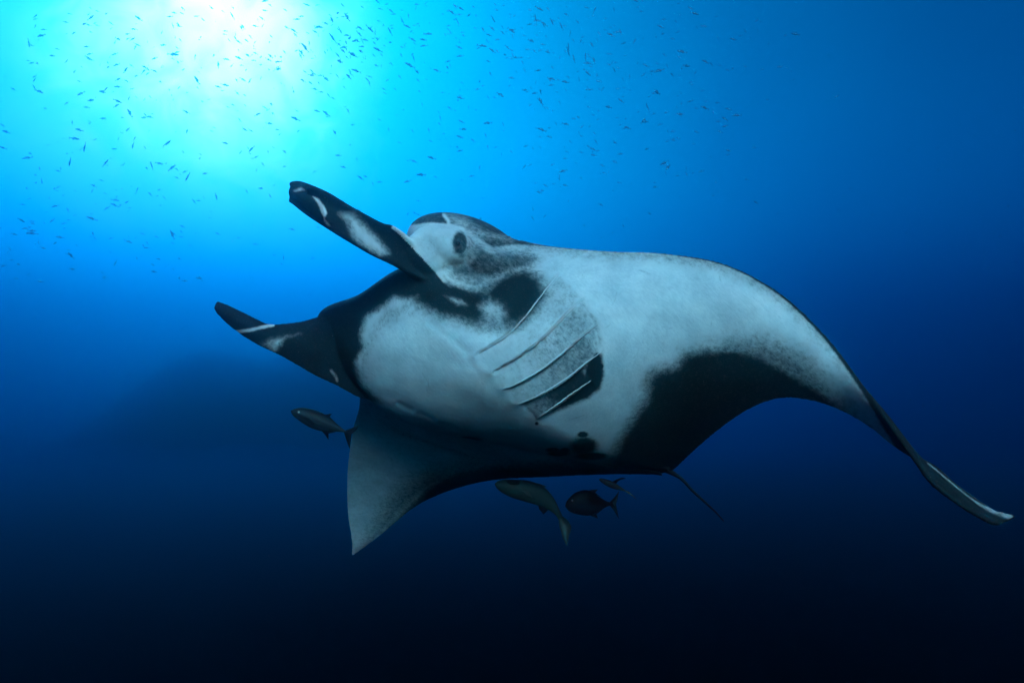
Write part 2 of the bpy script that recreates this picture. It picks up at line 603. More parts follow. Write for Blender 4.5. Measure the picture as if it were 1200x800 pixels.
paint([(628, 492), (652, 474), (686, 447), (696, 414), (706, 416), (708, 440), (704, 455), (690, 467), (665, 478), (640, 488)], 4.5, 1.0, near_part)  # dark patch behind the last slit, with its unlit opening painted in black
# belly spots
for (cu, cv, rx, ry) in [(684, 522, 15, 10), (683, 509, 6, 3.5), (648, 527, 8, 2.6), (662, 527.5, 6, 2.8), (694, 534, 18, 4), (545, 515, 18, 3.5), (704, 429, 3.5, 4), (629, 496, 2, 2), (655, 531, 12, 3)]:
    e = np.hypot((u - cu) / rx, (v - cv) / ry)
    pig = np.maximum(pig, np.where(near_part, np.clip(1.6 - e, 0, 1), 0))
# right wing: dark hind half
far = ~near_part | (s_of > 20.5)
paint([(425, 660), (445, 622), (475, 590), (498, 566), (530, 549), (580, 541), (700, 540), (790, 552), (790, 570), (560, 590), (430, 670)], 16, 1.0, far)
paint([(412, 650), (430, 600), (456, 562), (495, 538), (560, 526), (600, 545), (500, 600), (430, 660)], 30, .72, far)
pig = np.where(far & ventral & (v > 455), np.maximum(pig, .36), pig)  # far wing greyed all over: weaker light there put into the pigment
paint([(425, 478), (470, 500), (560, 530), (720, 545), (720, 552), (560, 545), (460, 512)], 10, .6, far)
# front margin of the left wing: speckled grey band and black edge
le_px = resample(cr([(608, 285), (660, 290), (715, 294), (780, 296.5), (850, 309), (915, 343), (970, 395), (1012, 452), (1044, 502), (1070, 540)], 8), 80)
d, t, side = seg_dist(u, v, le_px)
onwing = (s_of < 14.5) & (s_of > 5.2) & (facing > -.2)
speck = np.exp(-(d / (17 + 9 * t)) ** 2) * .50
pig = np.maximum(pig, np.where(onwing, speck, 0))
wd = np.interp(u, [640, 760, 850, 950, 1010, 1044, 1075], [0.4, 1.2, 2.6, 5.0, 6.5, 8.5, 11])
pig = np.maximum(pig, np.where(onwing, np.clip(1.5 - d / wd, 0, 1), 0))
pig = np.where(onwing & (side < 0) & (u > 770) & (t < 1), 1, pig)
# wing tip shows its black upper face
pig = np.where((s_of < 5.35) & (facing > -.1), 1, pig)
pig = np.where((s_of < 3.9) & (facing <= 0), .15, pig)
te_px = resample(cr([(1086, 542), (1098, 551), (1118, 568), (1141, 586), (1158, 596), (1176, 602), (1188, 605)], 8), 50)
d, t, side = seg_dist(u, v, te_px)
pig = np.where((s_of < 4.6), pig * (1 - np.clip(1.5 - d / (1.0 + 3.4 * smooth01((t - .5) / .45)), 0, 1) * .42), pig)  # lit rim of the tip's hind edge painted in as lighter pigment
d, t, side = seg_dist(u, v, [(1165, 616), (1180, 612), (1191, 606), (1188, 603)])
pig = np.where((s_of < 2.2), np.maximum(pig, np.clip(1.6 - d / 2.2, 0, 1)), pig)
# back of the animal is black
back_mask = dorsal & (facing < 0.05) & (s_of > 5.6)
pig = np.where(back_mask, 1, pig)
# lobes
lobeL = (u < 521) & (v < 335) & (dpt < 3.19) & ((v > 266.5 + (u - 460) * 1.033) | (u < 460))
f = np.where(lobeL, 1.0, 0)
f = f * (1 - soft_poly(u, v, [(398, 250), (415, 250), (432, 268), (445, 282), (456, 297), (446, 300), (428, 290), (413, 278), (408, 262)], 8) * .72)
f = f * (1 - soft_poly(u, v, [(343, 224), (352, 219), (357, 223), (350, 225)], 2.5) * .65)
f = f * (1 - soft_poly(u, v, [(366, 229.5), (374, 233), (381, 243), (383.5, 250), (380, 256), (376, 247), (372, 238)], 1.6) * .85)
f = f * (1 - soft_poly(u, v, [(380, 256), (384, 260), (389, 267), (384, 265), (379, 259)], 1.3) * .7)
pig = np.where(lobeL, f, pig)
d, t, side = seg_dist(u, v, [(460, 266.5), (477, 278), (493, 296), (508, 314), (520, 328)])
pig = pig * (1 - np.where(dpt < 3.4, np.exp(-(d / 1.8) ** 2) * .85, 0))
lobeR = (u < 405) & (v > 345) & (v < 470) & (dpt < 3.62)
f = np.where(lobeR, 1.0, 0)
f = f * (1 - soft_poly(u, v, [(305, 402), (318, 396), (336, 394), (330, 404), (322, 414)], 6) * .55)
f = f * (1 - soft_poly(u, v, [(336, 394), (350, 389), (356, 391), (342, 396)], 4) * .4)
d, t, side = seg_dist(u, v, [(277, 388.5), (292, 387), (306, 383.5), (320, 380.5)])
f = f * (1 - np.exp(-(d / 2.2) ** 2) * .85)
d, t, side = seg_dist(u, v, [(388, 434), (393, 440), (395, 446)])
f = f * (1 - np.exp(-(d / 2.4) ** 2) * .45)
pig = np.where(lobeR, np.maximum(f, pig * 0), pig)
# hump of the back behind the eye: dark with a pale shoulder streak
brow_line = [(462, 266), (482, 264), (505, 261), (530, 263), (546, 268), (560, 277), (578, 290), (600, 286.5), (625, 287.5)]
hump_f = soft_poly(u, v, brow_line + [(625, 230), (460, 230)], 1.6) * (dpt > 3.2) * (facing > -.3) * (s_of > 10)
hb = soft_poly(u, v, [(525, 252), (545, 255), (556, 266), (570, 274), (600, 281), (560, 276), (532, 266)], 6)
f = 0.78 - .26 * hb
d, t, side = seg_dist(u, v, [(520, 252), (525, 258), (526, 265)])
f = f - .5 * np.exp(-(d / 1.8) ** 2)
pig = pig * (1 - hump_f) + np.clip(f, 0, 1) * hump_f
d, t, side = seg_dist(u, v, [(548, 272), (562, 279), (576, 290), (580, 297)])
pig = np.maximum(pig, np.where(near_part, np.clip(1.0 - d / 2.6, 0, 1) * .6, 0))  # shade of the brow crease painted in as a dark line

# thin old scratches on the pale skin
srng = random.Random(5)
for _ in range(46):
    cu, cv = srng.uniform(430, 960), srng.uniform(300, 500)
    an = math.radians(srng.gauss(45, 28))
    ln = srng.uniform(5, 22)
    lo = (np.abs(u - cu) < ln + 4) & (np.abs(v - cv) < ln + 4) & (facing > 0) & near_part
    ix = np.where(lo)[0]
    if len(ix) == 0:
        continue
    d, t, side = seg_dist(u[ix], v[ix], [(cu - ln / 2 * math.cos(an), cv - ln / 2 * math.sin(an)), (cu + 1.5, cv), (cu + ln / 2 * math.cos(an), cv + ln / 2 * math.sin(an))])
    pig[ix] = np.maximum(pig[ix], srng.uniform(.28, .5) * np.exp(-(d / srng.uniform(.9, 1.6)) ** 2))
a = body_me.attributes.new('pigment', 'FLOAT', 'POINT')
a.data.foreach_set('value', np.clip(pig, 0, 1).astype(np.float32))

# ------------------------------------------------------------------ manta materials
skin, st, sb = principled('manta_skin', (0.6, 0.6, 0.6), 0.62, 0.05)
L = st.links.new
at = N(st, 'ShaderNodeAttribute', attribute_name='pigment')
geo = N(st, 'ShaderNodeNewGeometry')


def noise(t, scale, detail=4, rough=.6, vec=None):
    n = N(t, 'ShaderNodeTexNoise')
    n.inputs['Scale'].default_value = scale
    n.inputs['Detail'].default_value = detail
    n.inputs['Roughness'].default_value = rough
    if vec is not None:
        t.links.new(vec, n.inputs['Vector'])
    return n.outputs[0]


SM = lambda *a, **k: math_node(st, *a, **k)
pos = geo.outputs['Position']
mp = N(st, 'ShaderNodeMapping')
mp.vector_type = 'TEXTURE'
mp.inputs['Rotation'].default_value = (0, math.radians(-43), 0)
mp.inputs['Scale'].default_value = (1.0, 1.0, 5.0)
L(pos, mp.inputs['Vector'])
n1 = noise(st, 38, 6, .7, pos)
n2 = noise(st, 120, 5, .75, mp.outputs[0])
n3 = noise(st, 7, 3, .5, pos)
pf = at.outputs['Fac']
amp = SM('MAXIMUM', SM('MULTIPLY', SM('MULTIPLY', pf, SM('SUBTRACT', 1.0, pf)), 4.0), 0.12)
nz = SM('ADD', SM('MULTIPLY', SM('SUBTRACT', n1, 0.5), 0.75), SM('MULTIPLY', SM('SUBTRACT', n2, 0.5), 0.62))
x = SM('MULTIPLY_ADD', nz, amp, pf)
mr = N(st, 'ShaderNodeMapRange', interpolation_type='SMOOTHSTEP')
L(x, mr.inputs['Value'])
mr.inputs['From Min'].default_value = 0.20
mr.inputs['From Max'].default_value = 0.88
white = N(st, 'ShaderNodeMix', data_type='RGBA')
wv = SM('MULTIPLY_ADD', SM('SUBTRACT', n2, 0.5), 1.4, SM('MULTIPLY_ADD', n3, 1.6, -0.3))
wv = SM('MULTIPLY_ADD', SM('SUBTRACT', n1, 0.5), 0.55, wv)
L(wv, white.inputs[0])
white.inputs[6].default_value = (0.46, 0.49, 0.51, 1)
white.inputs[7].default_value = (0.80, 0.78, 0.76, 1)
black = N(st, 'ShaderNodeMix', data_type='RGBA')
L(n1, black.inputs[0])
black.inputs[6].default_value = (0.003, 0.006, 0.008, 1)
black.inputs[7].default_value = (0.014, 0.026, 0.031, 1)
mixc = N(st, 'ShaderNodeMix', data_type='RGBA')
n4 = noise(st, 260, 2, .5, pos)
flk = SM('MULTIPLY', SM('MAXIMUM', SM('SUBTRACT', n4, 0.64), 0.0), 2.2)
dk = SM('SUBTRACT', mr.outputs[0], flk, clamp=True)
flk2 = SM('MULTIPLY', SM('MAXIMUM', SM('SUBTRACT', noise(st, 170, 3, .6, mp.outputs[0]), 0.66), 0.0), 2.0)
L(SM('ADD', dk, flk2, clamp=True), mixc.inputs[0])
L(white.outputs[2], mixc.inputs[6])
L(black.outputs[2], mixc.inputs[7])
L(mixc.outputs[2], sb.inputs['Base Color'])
bmp = N(st, 'ShaderNodeBump')
bmp.inputs['Strength'].default_value = 0.4
bmp.inputs['Distance'].default_value = 0.004
bh = SM('ADD', SM('ADD', n2, SM('MULTIPLY', n1, 1.2)), SM('MULTIPLY', n3, 5.0))
L(bh, bmp.inputs['Height'])
L(bmp.outputs[0], sb.inputs['Normal'])

dark_skin, dt_, db_ = principled('dark_skin', (0.02, 0.03, 0.035), 0.5, 0.3)
c1 = N(dt_, 'ShaderNodeValToRGB')
c1.color_ramp.elements[0].color = (0.005, 0.008, 0.01, 1)
c1.color_ramp.elements[1].color = (0.02, 0.032, 0.036, 1)
dt_.links.new(noise(dt_, 60), c1.inputs[0])
dt_.links.new(c1.outputs[0], db_.inputs['Base Color'])
lit_rim, pt_, pb_ = principled('lit_rim', (0.7, 0.73, 0.75), 0.5, 0.3)
c1 = N(pt_, 'ShaderNodeValToRGB')
c1.color_ramp.elements[0].color = (0.45, 0.5, 0.53, 1)
c1.color_ramp.elements[1].color = (0.82, 0.82, 0.8, 1)
pt_.links.new(noise(pt_, 120), c1.inputs[0])
pt_.links.new(c1.outputs[0], pb_.inputs['Base Color'])
eye_mat, _, _ = principled('eye_black', (0.01, 0.012, 0.015), 0.12, 0.6)
iris_mat, it_, ib_ = principled('eye_ring', (0.05, 0.08, 0.10), 0.25, 0.5)

manta = thing('manta_ray', P(690, 470, 3.4), 'huge black and white manta ray banking with its pale belly and gill slits shown', 'manta ray')
body_me.materials.clear()
body_me.materials.append(skin)
body_me.shade_smooth()
body = bpy.data.objects.new('body', body_me)
C.objects.link(body)
put_under(body, manta)
polys = np.zeros(len(body_me.loops), int)
bm = bmesh.new()
bm.from_mesh(body_me)
bvh = BVHTree.FromBMesh(bm)
bm.free()
CAMP = Vector((0, 0, 0))


def on_body(uu, vv):
    d = Vector(P(uu, vv, 1.0)).normalized()
    hit, nn, _, _ = bvh.ray_cast(CAMP, d)
    return hit, nn


def tube(pts, radii, seg=10, flat=None):
    pts = np.asarray(pts)
    n = len(pts)
    tg = np.gradient(pts, axis=0)
    tg /= np.linalg.norm(tg, axis=1, keepdims=True)
    ref = np.array([0.3, -1, 0.2])
    v, f = [], []
    for i in range(n):
        a = np.cross(tg[i], ref)
        a /= np.linalg.norm(a)
        b = np.cross(tg[i], a)
        for j in range(seg):
            th = 2 * math.pi * j / seg
            v.append(pts[i] + radii[i] * (a * math.cos(th) + b * math.sin(th)))
    for i in range(n - 1):
        for j in range(seg):
            f.append([i * seg + j, i * seg + (j + 1) % seg, (i + 1) * seg + (j + 1) % seg, (i + 1) * seg + j])
    f.append(list(range(seg))[::-1])
    f.append([(n - 1) * seg + j for j in range(seg)])
    return v, f


# rim of each gill slit on the skin, edge highlight put into its pale colour
for k, sl in enumerate(SLITS):
    pp = resample(cr(sl, 8), 46)
    pts = []
    for (a_, b_) in pp:
        hit, nn = on_body(a_, b_)
        if hit is not None and hit.length < 3.9:
            pts.append(np.array(hit) + np.array(nn) * 0.0022)
    pts = np.array(pts)
    n = len(pts)
    jit = rng.normal(0, .0008, pts.shape)
    rad = 0.0042 * np.sin(np.linspace(0.12, math.pi - .12, n)) ** .6 * rng.uniform(.75, 1.1, n)
    v_, f_ = tube(pts + jit, rad, 8)
    o = mesh_obj('gill_slit', v_, f_, lit_rim)
    put_under(o, manta)

# eye
hit, nn = on_body(538, 284)
if hit is not None:
    cen = np.array(hit) + np.array(nn) * -0.018
    vv, ff = ellipsoid(cen, [AX(.020, 0, 0), AX(0, .023, 0), AX(0, 0, .024)], 14)
    o = mesh_obj('eye', vv, ff, iris_mat)
    put_under(o, manta)
    tow = -np.array(hit) / hit.length
    c2 = cen + tow * 0.016
    vv, ff = ellipsoid(c2, [AX(.013, 0, 0), AX(0, .015, 0), AX(0, 0, .013)], 12)
    p_ = mesh_obj('pupil', vv, ff, eye_mat)
    p_.parent = o
# tail and small pelvic fins
tp = cr([P(778, 549, 3.9), P(790, 555, 3.92), P(800, 562, 3.95), P(812, 575, 4.0), P(826, 588, 4.06), P(838, 599, 4.12), P(848, 610, 4.2)], 10)
v_, f_ = tube(tp, np.interp(np.linspace(0, 1, len(tp)), [0, .2, .3, 1], [.022, .013, .011, .004]), 10)
put_under(mesh_obj('tail', v_, f_, dark_skin), manta)
v_, f_ = plate([(748, 528, 3.78), (765, 533, 3.80), (778, 539, 3.82), (786, 548, 3.85)], [(735, 541, 3.76), (752, 546, 3.80), (768, 549, 3.83), (782, 553, 3.86)], .02, .02, n=30, m=14)
put_under(mesh_obj('pelvic_fin', v_, f_, dark_skin), manta)
v_, f_ = plate([(705, 538, 3.78), (735, 544, 3.82), (755, 547, 3.85), (774, 553, 3.9)], [(705, 543, 3.8), (735, 550, 3.85), (755, 554, 3.88), (776, 557, 3.92)], .02, .015, n=30, m=14)
put_under(mesh_obj('pelvic_fin', v_, f_, dark_skin), manta)


# ------------------------------------------------------------------ larger fish around the manta
def fish_mat(name, back, belly, spec=.1):
    m, t, b = principled(name, back, .5, spec)
    tcn = N(t, 'ShaderNodeTexCoord')
    sp = N(t, 'ShaderNodeSeparateXYZ')
    t.links.new(tcn.outputs['Object'], sp.inputs[0])
    n = noise(t, 40, 4, .6, tcn.outputs['Object'])
    hgt = math_node(t, 'MULTIPLY_ADD', math_node(t, 'SUBTRACT', n, .5), .05, sp.outputs['Z'])
    r = N(t, 'ShaderNodeMapRange')
    t.links.new(hgt, r.inputs[0])
    r.inputs[1].default_value = -.05
    r.inputs[2].default_value = .06
    mx = N(t, 'ShaderNodeMix', data_type='RGBA')
    t.links.new(r.outputs[0], mx.inputs[0])
    mx.inputs[6].default_value = (*belly, 1)
    mx.inputs[7].default_value = (*back, 1)
    t.links.new(mx.outputs[2], b.inputs['Base Color'])
    wv = N(t, 'ShaderNodeTexVoronoi')
    wv.inputs['Scale'].default_value = 120
    t.links.new(tcn.outputs['Object'], wv.inputs['Vector'])
    bp = N(t, 'ShaderNodeBump')
    bp.inputs['Strength'].default_value = .2
    bp.inputs['Distance'].default_value = .002
    t.links.new(wv.outputs[0], bp.inputs['Height'])
    t.links.new(bp.outputs[0], b.inputs['Normal'])
    return m


def fish_body(xs, top, bot, wid, nx=34, seg=20):
    """loft along x (0 nose .. 1 tail root)"""
    X_ = np.linspace(0, 1, nx) ** 1.0 * xs[-1]
    cs = lambda ys: np.interp(X_, resample(cr(np.stack([xs, ys], 1), 12), 200)[:, 0], resample(cr(np.stack([xs, ys], 1), 12), 200)[:, 1])
    tp_, bt_, wd_ = cs(top), cs(bot), cs(wid)
    v, f = [], []
    for i in range(nx):
        c = (tp_[i] + bt_[i]) / 2
        hh = max((tp_[i] - bt_[i]) / 2, .002)
        for j in range(seg):
            th = 2 * math.pi * j / seg
            v.append([X_[i], max(wd_[i], .002) * math.sin(th), c + hh * math.cos(th)])
    for i in range(nx - 1):
        for j in range(seg):
            f.append([i * seg + j, i * seg + (j + 1) % seg, (i + 1) * seg + (j + 1) % seg, (i + 1) * seg + j])
    f.append(list(range(seg)))
    f.append([(nx - 1) * seg + j for j in range(seg)][::-1])
    return np.array(v, float), f


def fin(outline, th=.008, y=0.0):
    """thin closed plate from an outline in the x-z plane"""
    o = resample(np.array(list(outline) + [outline[0]], float), 40)[:-1]
    c = o.mean(0)
    n = len(o)
    v = [[p[0], y + s * th * .25, p[1]] for s in (1, -1) for p in o]
    v += [[c[0], y + th, c[1]], [c[0], y - th, c[1]]]
    f = []
    for i in range(n):
        j = (i + 1) % n
        f += [[i, j, 2 * n], [n + j, n + i, 2 * n + 1], [i, n + i, n + j, j]]
    return np.array(v), f


def place_fish(name, nose, tail, label, cat, parts, bend=None, roll=0.0, group=None):
    """parts: (name, verts, faces, material, parent_index). nose / tail are (u, v, d)"""
    a, b = P(*nose), P(*tail)
    L_ = np.linalg.norm(b - a)
    ex = (b - a) / L_
    view = (a + b) / 2
    view /= np.linalg.norm(view)
    ey = view - ex * (view @ ex)
    ey /= np.linalg.norm(ey)
    ez = np.cross(ex, ey)
    if (CM.T @ ez)[1] < 0:
        ez, ey = -ez, -ey
    cr_, sr_ = math.cos(roll), math.sin(roll)
    ey, ez = ey * cr_ + ez * sr_, ez * cr_ - ey * sr_
    root = bpy.data.objects.new(name, None)
    C.objects.link(root)
    root.empty_display_size = .05
    tag(root, label, cat, group)
    mw = Matrix(((ex[0], ey[0], ez[0], a[0]), (ex[1], ey[1], ez[1], a[1]), (ex[2], ey[2], ez[2], a[2]), (0, 0, 0, 1)))
    if mw.to_3x3().determinant() < 0:
        mw = Matrix(((ex[0], -ey[0], ez[0], a[0]), (ex[1], -ey[1], ez[1], a[1]), (ex[2], -ey[2], ez[2], a[2]), (0, 0, 0, 1)))
    root.matrix_world = mw
    objs = []
    for (pn, v_, f_, m_, par) in parts:
        vv = np.array(v_, float) * 1.0
        if bend is not None:
            vv = bend(vv)
        vv = vv * L_
        o = mesh_obj(pn, vv, f_, m_)
        o.parent = root if par is None else objs[par]
        objs.append(o)
    return root


def ball(c, r, flat=1.0):
    return ellipsoid(np.array(c, float), [np.array([r, 0, 0]), np.array([0, r * flat, 0]), np.array([0, 0, r])], 8)


jack_grey = fish_mat('jack_grey_skin', (.005, .011, .014), (.009, .016, .019))  # skins kept near black: weak light on these fish put into the colour
jack_black = fish_mat('jack_black_skin', (.002, .003, .004), (.004, .004, .006), .02)
dim_green = fish_mat('dim_green_skin', (.006, .018, .019), (.011, .026, .026))
slim_grey = fish_mat('slim_grey_skin', (.006, .010, .013), (.02, .026, .03))
fin_dark, _, _ = principled('fin_dark', (.003, .005, .007), .6, .04)
fin_grey, _, _ = principled('fin_grey', (.02, .035, .04), .5, .3)
fin_pale, _, _ = principled('fin_pale', (.02, .045, .048), .5, .3)
eye_pale, _, _ = principled('fish_eye', (.25, .3, .3), .2, .5)

# grey jack swimming beside the far wing
xs = [0, .04, .14, .30, .45, .62, .78, .90, .97]
v_, f_ = fish_body(xs, [.01, .055, .115, .15, .155, .125, .07, .03, .022], [-.005, -.045, -.085, -.125, -.14, -.12, -.06, -.022, -.016], [.004, .03, .055, .075, .078, .06, .035, .016, .010])
parts = [('body', v_, f_, jack_grey, None),
         ('tail_fin', *fin([(.93, .018), (1.02, .09), (1.12, .20), (1.10, .09), (1.06, .01), (1.09, -.10), (1.13, -.24), (1.02, -.12), (.93, -.014)]), fin_dark, None),
         ('dorsal_fin', *fin([(.46, .14), (.54, .15), (.63, .20), (.60, .145), (.75, .08), (.62, .115)]), fin_dark, None),
         ('anal_fin', *fin([(.58, -.12), (.66, -.16), (.75, -.22), (.69, -.125), (.82, -.05), (.66, -.10)]), fin_dark, None),
         ('eye', *ball((.13, -.05, .03), .02, .5), eye_pale, None),
         ('eye', *ball((.13, .05, .03), .02, .5), eye_pale, None),
         ('pectoral_fin', *fin([(.24, -.02), (.30, 0), (.44, -.05), (.46, -.09), (.34, -.06)], .006, -.08), fin_dark, None)]
place_fish('jack_fish', (341, 481.5, 3.62), (408, 507, 3.66), 'grey jack fish swimming just ahead of the ray\'s drooping far wing', 'fish', parts)

# black deep-bodied jack under the tail
xs = [0, .03, .10, .22, .38, .52, .70, .86, .97]
v_, f_ = fish_body(xs, [-.02, .05, .13, .22, .265, .25, .14, .05, .03], [-.06, -.10, -.155, -.20, -.225, -.22, -.14, -.055, -.03], [.01, .035, .06, .085, .095, .085, .05, .022, .012])
parts = [('body', v_, f_, jack_black, None),
         ('tail_fin', *fin([(.92, .03), (1.02, .12), (1.13, .26), (1.09, .10), (1.05, .0), (1.07, -.12), (1.10, -.30), (1.00, -.13), (.92, -.03)]), fin_dark, None),
         ('dorsal_fin', *fin([(.42, .24), (.55, .27), (.69, .285), (.62, .22), (.78, .11), (.60, .20)]), fin_dark, None),
         ('anal_fin', *fin([(.46, -.20), (.56, -.25), (.67, -.285), (.62, -.21), (.78, -.10), (.60, -.18)]), fin_dark, None),
         ('eye', *ball((.13, -.062, .06), .022, .5), iris_mat, None),
         ('eye', *ball((.13, .062, .06), .022, .5), iris_mat, None)]
place_fish('jack_fish', (662.5, 590, 3.75), (719, 590, 3.8), 'deep-bodied black jack fish with forked tail under the ray\'s tail base', 'fish', parts)


# pale green fish with a bent tail
def bend_down(v):
    v = v.copy()
    k = np.clip((v[:, 0] - .32) / .68, 0, 1.25)
    angb = k * 0.95
    x0 = v[:, 0].copy()
    # arc: integrate heading
    xs_ = np.linspace(0, 1.3, 261)
    kk = np.clip((xs_ - .32) / .68, 0, 1.25) * 0.95
    cx_ = np.r_[0, np.cumsum(np.cos(kk[:-1]) * .005)]
    cz_ = np.r_[0, -np.cumsum(np.sin(kk[:-1]) * .005)]
    bx = np.interp(x0, xs_, cx_)
    bz = np.interp(x0, xs_, cz_)
    zz = v[:, 2].copy()
    v[:, 0] = bx + zz * np.sin(angb)
    v[:, 2] = bz + zz * np.cos(angb)
    return v


xs = [0, .04, .12, .25, .42, .58, .74, .86, .97]
v_, f_ = fish_body(xs, [.0, .04, .07, .09, .11, .115, .08, .045, .03], [-.015, -.06, -.10, -.135, -.145, -.125, -.08, -.045, -.03], [.008, .035, .06, .075, .08, .07, .045, .025, .014])
parts = [('body', v_, f_, dim_green, None),
         ('eye_patch', *ellipsoid(np.array([.22, -.045, .045]), [np.array([.085, 0, .0]), np.array([0, .034, 0]), np.array([.01, 0, .032])], 12), fin_dark, None),
         ('tail_fin', *fin([(.93, .022), (1.03, .07), (1.10, .085), (1.20, .02), (1.32, -.03), (1.18, -.06), (1.05, -.06), (.93, -.022)]), fin_pale, None),
         ('dorsal_fin', *fin([(.36, .08), (.50, .12), (.60, .14), (.56, .09)]), fin_pale, None),
         ('anal_fin', *fin([(.60, -.09), (.68, -.14), (.78, -.15), (.78, -.055)]), fin_dark, None),
         ('pectoral_fin', *fin([(.32, -.03), (.42, -.02), (.50, -.07), (.40, -.08)], .006, -.082), fin_pale, None)]
place_fish('reef_fish', (580, 566, 3.9), (672, 583, 3.95), 'pale green fish with dark eye patch and down-bent tail beneath the ray', 'fish', parts, bend_down)

# small slim fish by the tail
xs = [0, .05, .18, .35, .52, .70, .85, .97]
v_, f_ = fish_body(xs, [.0, .04, .075, .095, .09, .065, .035, .018], [-.01, -.04, -.075, -.095, -.09, -.06, -.03, -.016], [.006, .03, .05, .06, .055, .04, .022, .01])
parts = [('body', v_, f_, slim_grey, None),
         ('tail_fin', *fin([(.93, .015), (1.05, .03), (1.22, -.02), (1.42, -.10), (1.2, -.06), (.93, -.014)]), fin_grey, None),
         ('dorsal_fin', *fin([(.42, .08), (.52, .20), (.66, .32), (.80, .35), (.66, .26), (.58, .15), (.56, .075)]), fin_dark, None),
         ('eye', *ball((.12, -.045, .02), .016, .5), iris_mat, None)]
place_fish('reef_fish', (702, 561, 3.85), (735, 576, 3.9), 'small slim grey fish with raised dorsal fin above the black jack', 'fish', parts)

# ------------------------------------------------------------------ school of small fish in the blue
school_mat, sct, scb = principled('school_fish_skin', (.03, .19, .27), .5, .2)


def school_mesh(name, bend_amp):
    xs = np.array([0, .05, .2, .4, .6, .8, .9])
    tops = [.0, .035, .078, .09, .07, .03, .02]
    wid = [.006, .03, .055, .06, .045, .02, .01]
    v_, f_ = fish_body(list(xs), tops, [-x_ for x_ in tops], wid, 9, 8)
    allv, allf = [v_], list(f_)
    k = len(v_)
    for out in ([(.86, .015), (1.02, .12), (.96, 0), (1.02, -.12), (.86, -.015)], [(.3, .10), (.45, .16), (.66, .09), (.6, .06)], [(.5, -.08), (.6, -.15), (.72, -.05)]):
        n = len(out)
        fv = [[p[0], s * .006, p[1]] for s in (1, -1) for p in out]
        allv.append(np.array(fv))
        allf += [[k + i for i in range(n)], [k + n + i for i in range(n)][::-1]] + [[k + i, k + (i + 1) % n, k + n + (i + 1) % n, k + n + i] for i in range(n)]
        k += 2 * n
    vv = np.concatenate(allv)
    vv[:, 1] += bend_amp * np.sin((vv[:, 0] - .2) * 2.6) * np.clip(vv[:, 0], 0, 1)
    vv[:, 0] -= .45
    me = bpy.data.meshes.new(name)
    me.from_pydata(vv.tolist(), [], allf)
    me.shade_smooth()
    me.materials.append(school_mat)
    return me


variants = [school_mesh('school_fish', b_) for b_ in (0, .10, -.10, .2)]
CL = [  # centre u, v, spread u, v, count, mean tilt (deg, down to the right)
    (370, 45, 70, 40, 78, 35), (460, 40, 55, 32, 36, 20), (300, 130, 55, 60, 30, 25), (130, 40, 60, 35, 30, -10),
    (190, 85, 65, 55, 30, 15), (80, 150, 60, 70, 40, -20), (150, 230, 80, 60, 30, 10), (560, 90, 60, 65, 30, 35),
    (720, 70, 70, 45, 46, 20), (650, 120, 70, 60, 26, 15), (800, 150, 80, 60, 20, 10), (260, 250, 90, 50, 16, 15), (430, 190, 60, 40, 12, 10),
    (50, 260, 40, 50, 22, -10), (640, 215, 80, 30, 12, 10), (130, 290, 90, 25, 16, 5), (560, 30, 70, 25, 30, 25), (300, 60, 40, 30, 20, 20), (820, 60, 70, 45, 22, 15), (720, 150, 80, 50, 22, 15), (620, 60, 60, 45, 24, 25)]
spots = []
for (cu, cv, su, sv, n_, tilt) in CL:
    for _ in range(n_):
        for _k in range(30):
            uu, vv = random.gauss(cu, su), random.gauss(cv, sv)
            if 0 < uu < 1000 and 0 < vv < 330:
                break
        else:
            continue
        d_ = random.uniform(14.0, 27)
        spots.append((uu, vv, d_, tilt + random.gauss(0, 30) + (180 if random.random() < .35 else 0)))
spots.sort(key=lambda q: q[2])


def school_matrix(q):
    uu, vv, d_, tilt = q
    a_ = math.radians(tilt)
    yaw = random.gauss(0, .55)
    hd = CM @ np.array([math.cos(a_) * math.cos(yaw), -math.sin(a_) * math.cos(yaw), math.sin(yaw)])
    ex = Vector(hd)
    up = Vector((0, 0, 1))
    ey = up.cross(ex).normalized()
    ez = ex.cross(ey)
    s = random.uniform(.13, .28)
    p = P(uu, vv, d_)
    return Matrix(((ex[0] * s, ey[0] * s, ez[0] * s, p[0]), (ex[1] * s, ey[1] * s, ez[1] * s, p[1]), (ex[2] * s, ey[2] * s, ez[2] * s, p[2]), (0, 0, 0, 1)))


for q in spots[:300]:
    o = bpy.data.objects.new('school_fish', random.choice(variants))
    C.objects.link(o)
    o.matrix_world = school_matrix(q)
    tag(o, 'small slender fish of the loose school in the bright blue water', 'fish', 'small fish schooling under the sunlit surface')
rest = spots[300:]
if rest:
    sv_, sf_, k = [], [], 0
    me = variants[0]
    bv = np.array([list(x_.co) + [1] for x_ in me.vertices])
    bf = [list(p_.vertices) for p_ in me.polygons]
    for q in rest + [(random.gauss(cu, su * 1.2), random.gauss(cv, sv * 1.2), random.uniform(26, 34), tilt + random.gauss(0, 35)) for (cu, cv, su, sv, n_, tilt) in CL for _ in range(int(n_ * 1.1))]:
        if not (-5 < q[0] < 1000 and -5 < q[1] < 330):
            continue
        mw = np.array(school_matrix(q))
        sv_.append((bv @ mw.T)[:, :3])
        sf_ += [[i + k for i in f_] for f_ in bf]
        k += len(bv)
    o = mesh_obj('distant_school', np.concatenate(sv_), sf_, school_mat)
    tag(o, 'farther faint fish of the school fading into the blue water', 'fish school', None, 'stuff')

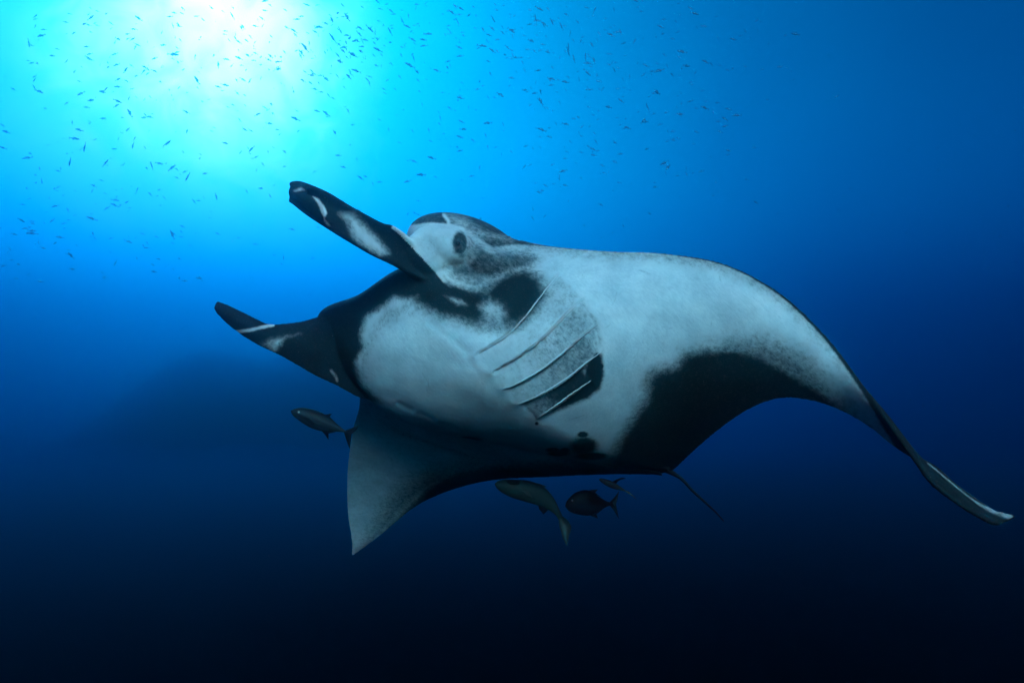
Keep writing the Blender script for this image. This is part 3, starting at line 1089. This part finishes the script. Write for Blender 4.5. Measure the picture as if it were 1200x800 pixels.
# ------------------------------------------------------------------ dim reef ridge in the distance
reef_mat, rt_, rb_ = principled('reef_rock', (.05, .06, .06), .9, .1)
c1 = N(rt_, 'ShaderNodeValToRGB')
c1.color_ramp.elements[0].color = (.008, .012, .012, 1)
c1.color_ramp.elements[1].color = (.03, .04, .04, 1)
rt_.links.new(noise(rt_, .8, 6), c1.inputs[0])
rt_.links.new(c1.outputs[0], rb_.inputs['Base Color'])
gx, gy = 90, 40
x0, x1, y0, y1 = -46, 2, 30, 60
top_px = np.array([(-60, 570), (60, 540), (120, 505), (160, 466), (190, 436), (220, 418), (255, 410), (280, 416), (300, 426), (330, 420), (370, 412), (410, 408), (440, 414), (460, 430), (480, 446), (500, 484), (520, 540)], float)
DR = 108.0
px = np.linspace(-120, 520, gx)
rv, rf = [], []
from mathutils import noise as mn
for i in range(gy):
    t = i / (gy - 1)                                       # 0 foot facing the camera .. 1 crest .. beyond
    for j in range(gx):
        vtop = np.interp(px[j], top_px[:, 0], top_px[:, 1])
        crest = P(px[j], vtop, DR)
        if t < .7:
            k = t / .7
            hgt = min(-3, crest[2]) + (crest[2] - min(-3, crest[2])) * (math.sin(k * math.pi / 2) ** 1.2)
            yy = crest[1] - 16 * (1 - k)
        else:
            k = (t - .7) / .3
            hgt = max(-3, crest[2] - k * k * 18)
            yy = crest[1] + 14 * k
        nz = mn.fractal(Vector((crest[0] * .13, yy * .13, hgt * .13)), 1.0, 2.0, 5)
        rv.append([crest[0] + 1.2 * nz, yy + 1.6 * nz, max(-3.2, hgt + 1.3 * nz)])
for i in range(gy - 1):
    for j in range(gx - 1):
        rf.append([i * gx + j, i * gx + j + 1, (i + 1) * gx + j + 1, (i + 1) * gx + j])
o = mesh_obj('reef', rv, rf, reef_mat)
o['kind'] = 'structure'

# ------------------------------------------------------------------ drifting specks in the water
spm, _, _ = principled('speck_pale', (.3, .4, .42), .6, .3)
sv_, sf_, k = [], [], 0
ico = bmesh.new()
bmesh.ops.create_icosphere(ico, subdivisions=1, radius=1)
iv = np.array([list(x_.co) for x_ in ico.verts])
iff = [[x_.index for x_ in f_.verts] for f_ in ico.faces]
ico.free()
for _ in range(260):
    d_ = random.uniform(1.0, 3.0) if random.random() < .8 else random.uniform(3, 6)
    p = P(random.uniform(-60, 1260), random.uniform(150, 830), d_)
    r = random.uniform(.0003, .0008) * d_ * .7
    sv_.append(iv * r * np.array([random.uniform(.7, 1.3), random.uniform(.7, 1.3), random.uniform(.7, 1.3)]) + p)
    sf_ += [[i + k for i in f_] for f_ in iff]
    k += len(iv)
o = mesh_obj('marine_snow', np.concatenate(sv_), sf_, spm)
tag(o, 'tiny pale specks drifting in the dark water', 'particles', None, 'stuff')

# ------------------------------------------------------------------ the water itself, as one closed box of haze
hz = bpy.data.materials.new('haze_water')
hz.use_nodes = True
ht = hz.node_tree
ht.nodes.clear()
pv = N(ht, 'ShaderNodeVolumePrincipled')
pv.inputs['Color'].default_value = (0.03, 0.66, 0.90, 1)
pv.inputs['Density'].default_value = 0.036
pv.inputs['Anisotropy'].default_value = 0.972
pv.inputs['Density Attribute'].default_value = ''
pv.inputs['Temperature Attribute'].default_value = ''
pv.inputs['Color Attribute'].default_value = ''
mo = N(ht, 'ShaderNodeOutputMaterial')
ht.links.new(pv.outputs[0], mo.inputs['Volume'])
hx, hy0, hy1, hz0, hz1 = 120, -40, 128, -4.2, 27
hv = [(sx, sy, sz) for sz in (hz0, hz1) for sy in (hy0, hy1) for sx in (-hx, hx)]
hf = [(0, 2, 3, 1), (4, 5, 7, 6), (0, 1, 5, 4), (2, 6, 7, 3), (0, 4, 6, 2), (1, 3, 7, 5)]
o = mesh_obj('haze', hv, hf, hz, smooth=False)
tag(o, 'clear blue sea water filling the whole scene', 'water', None, 'stuff')
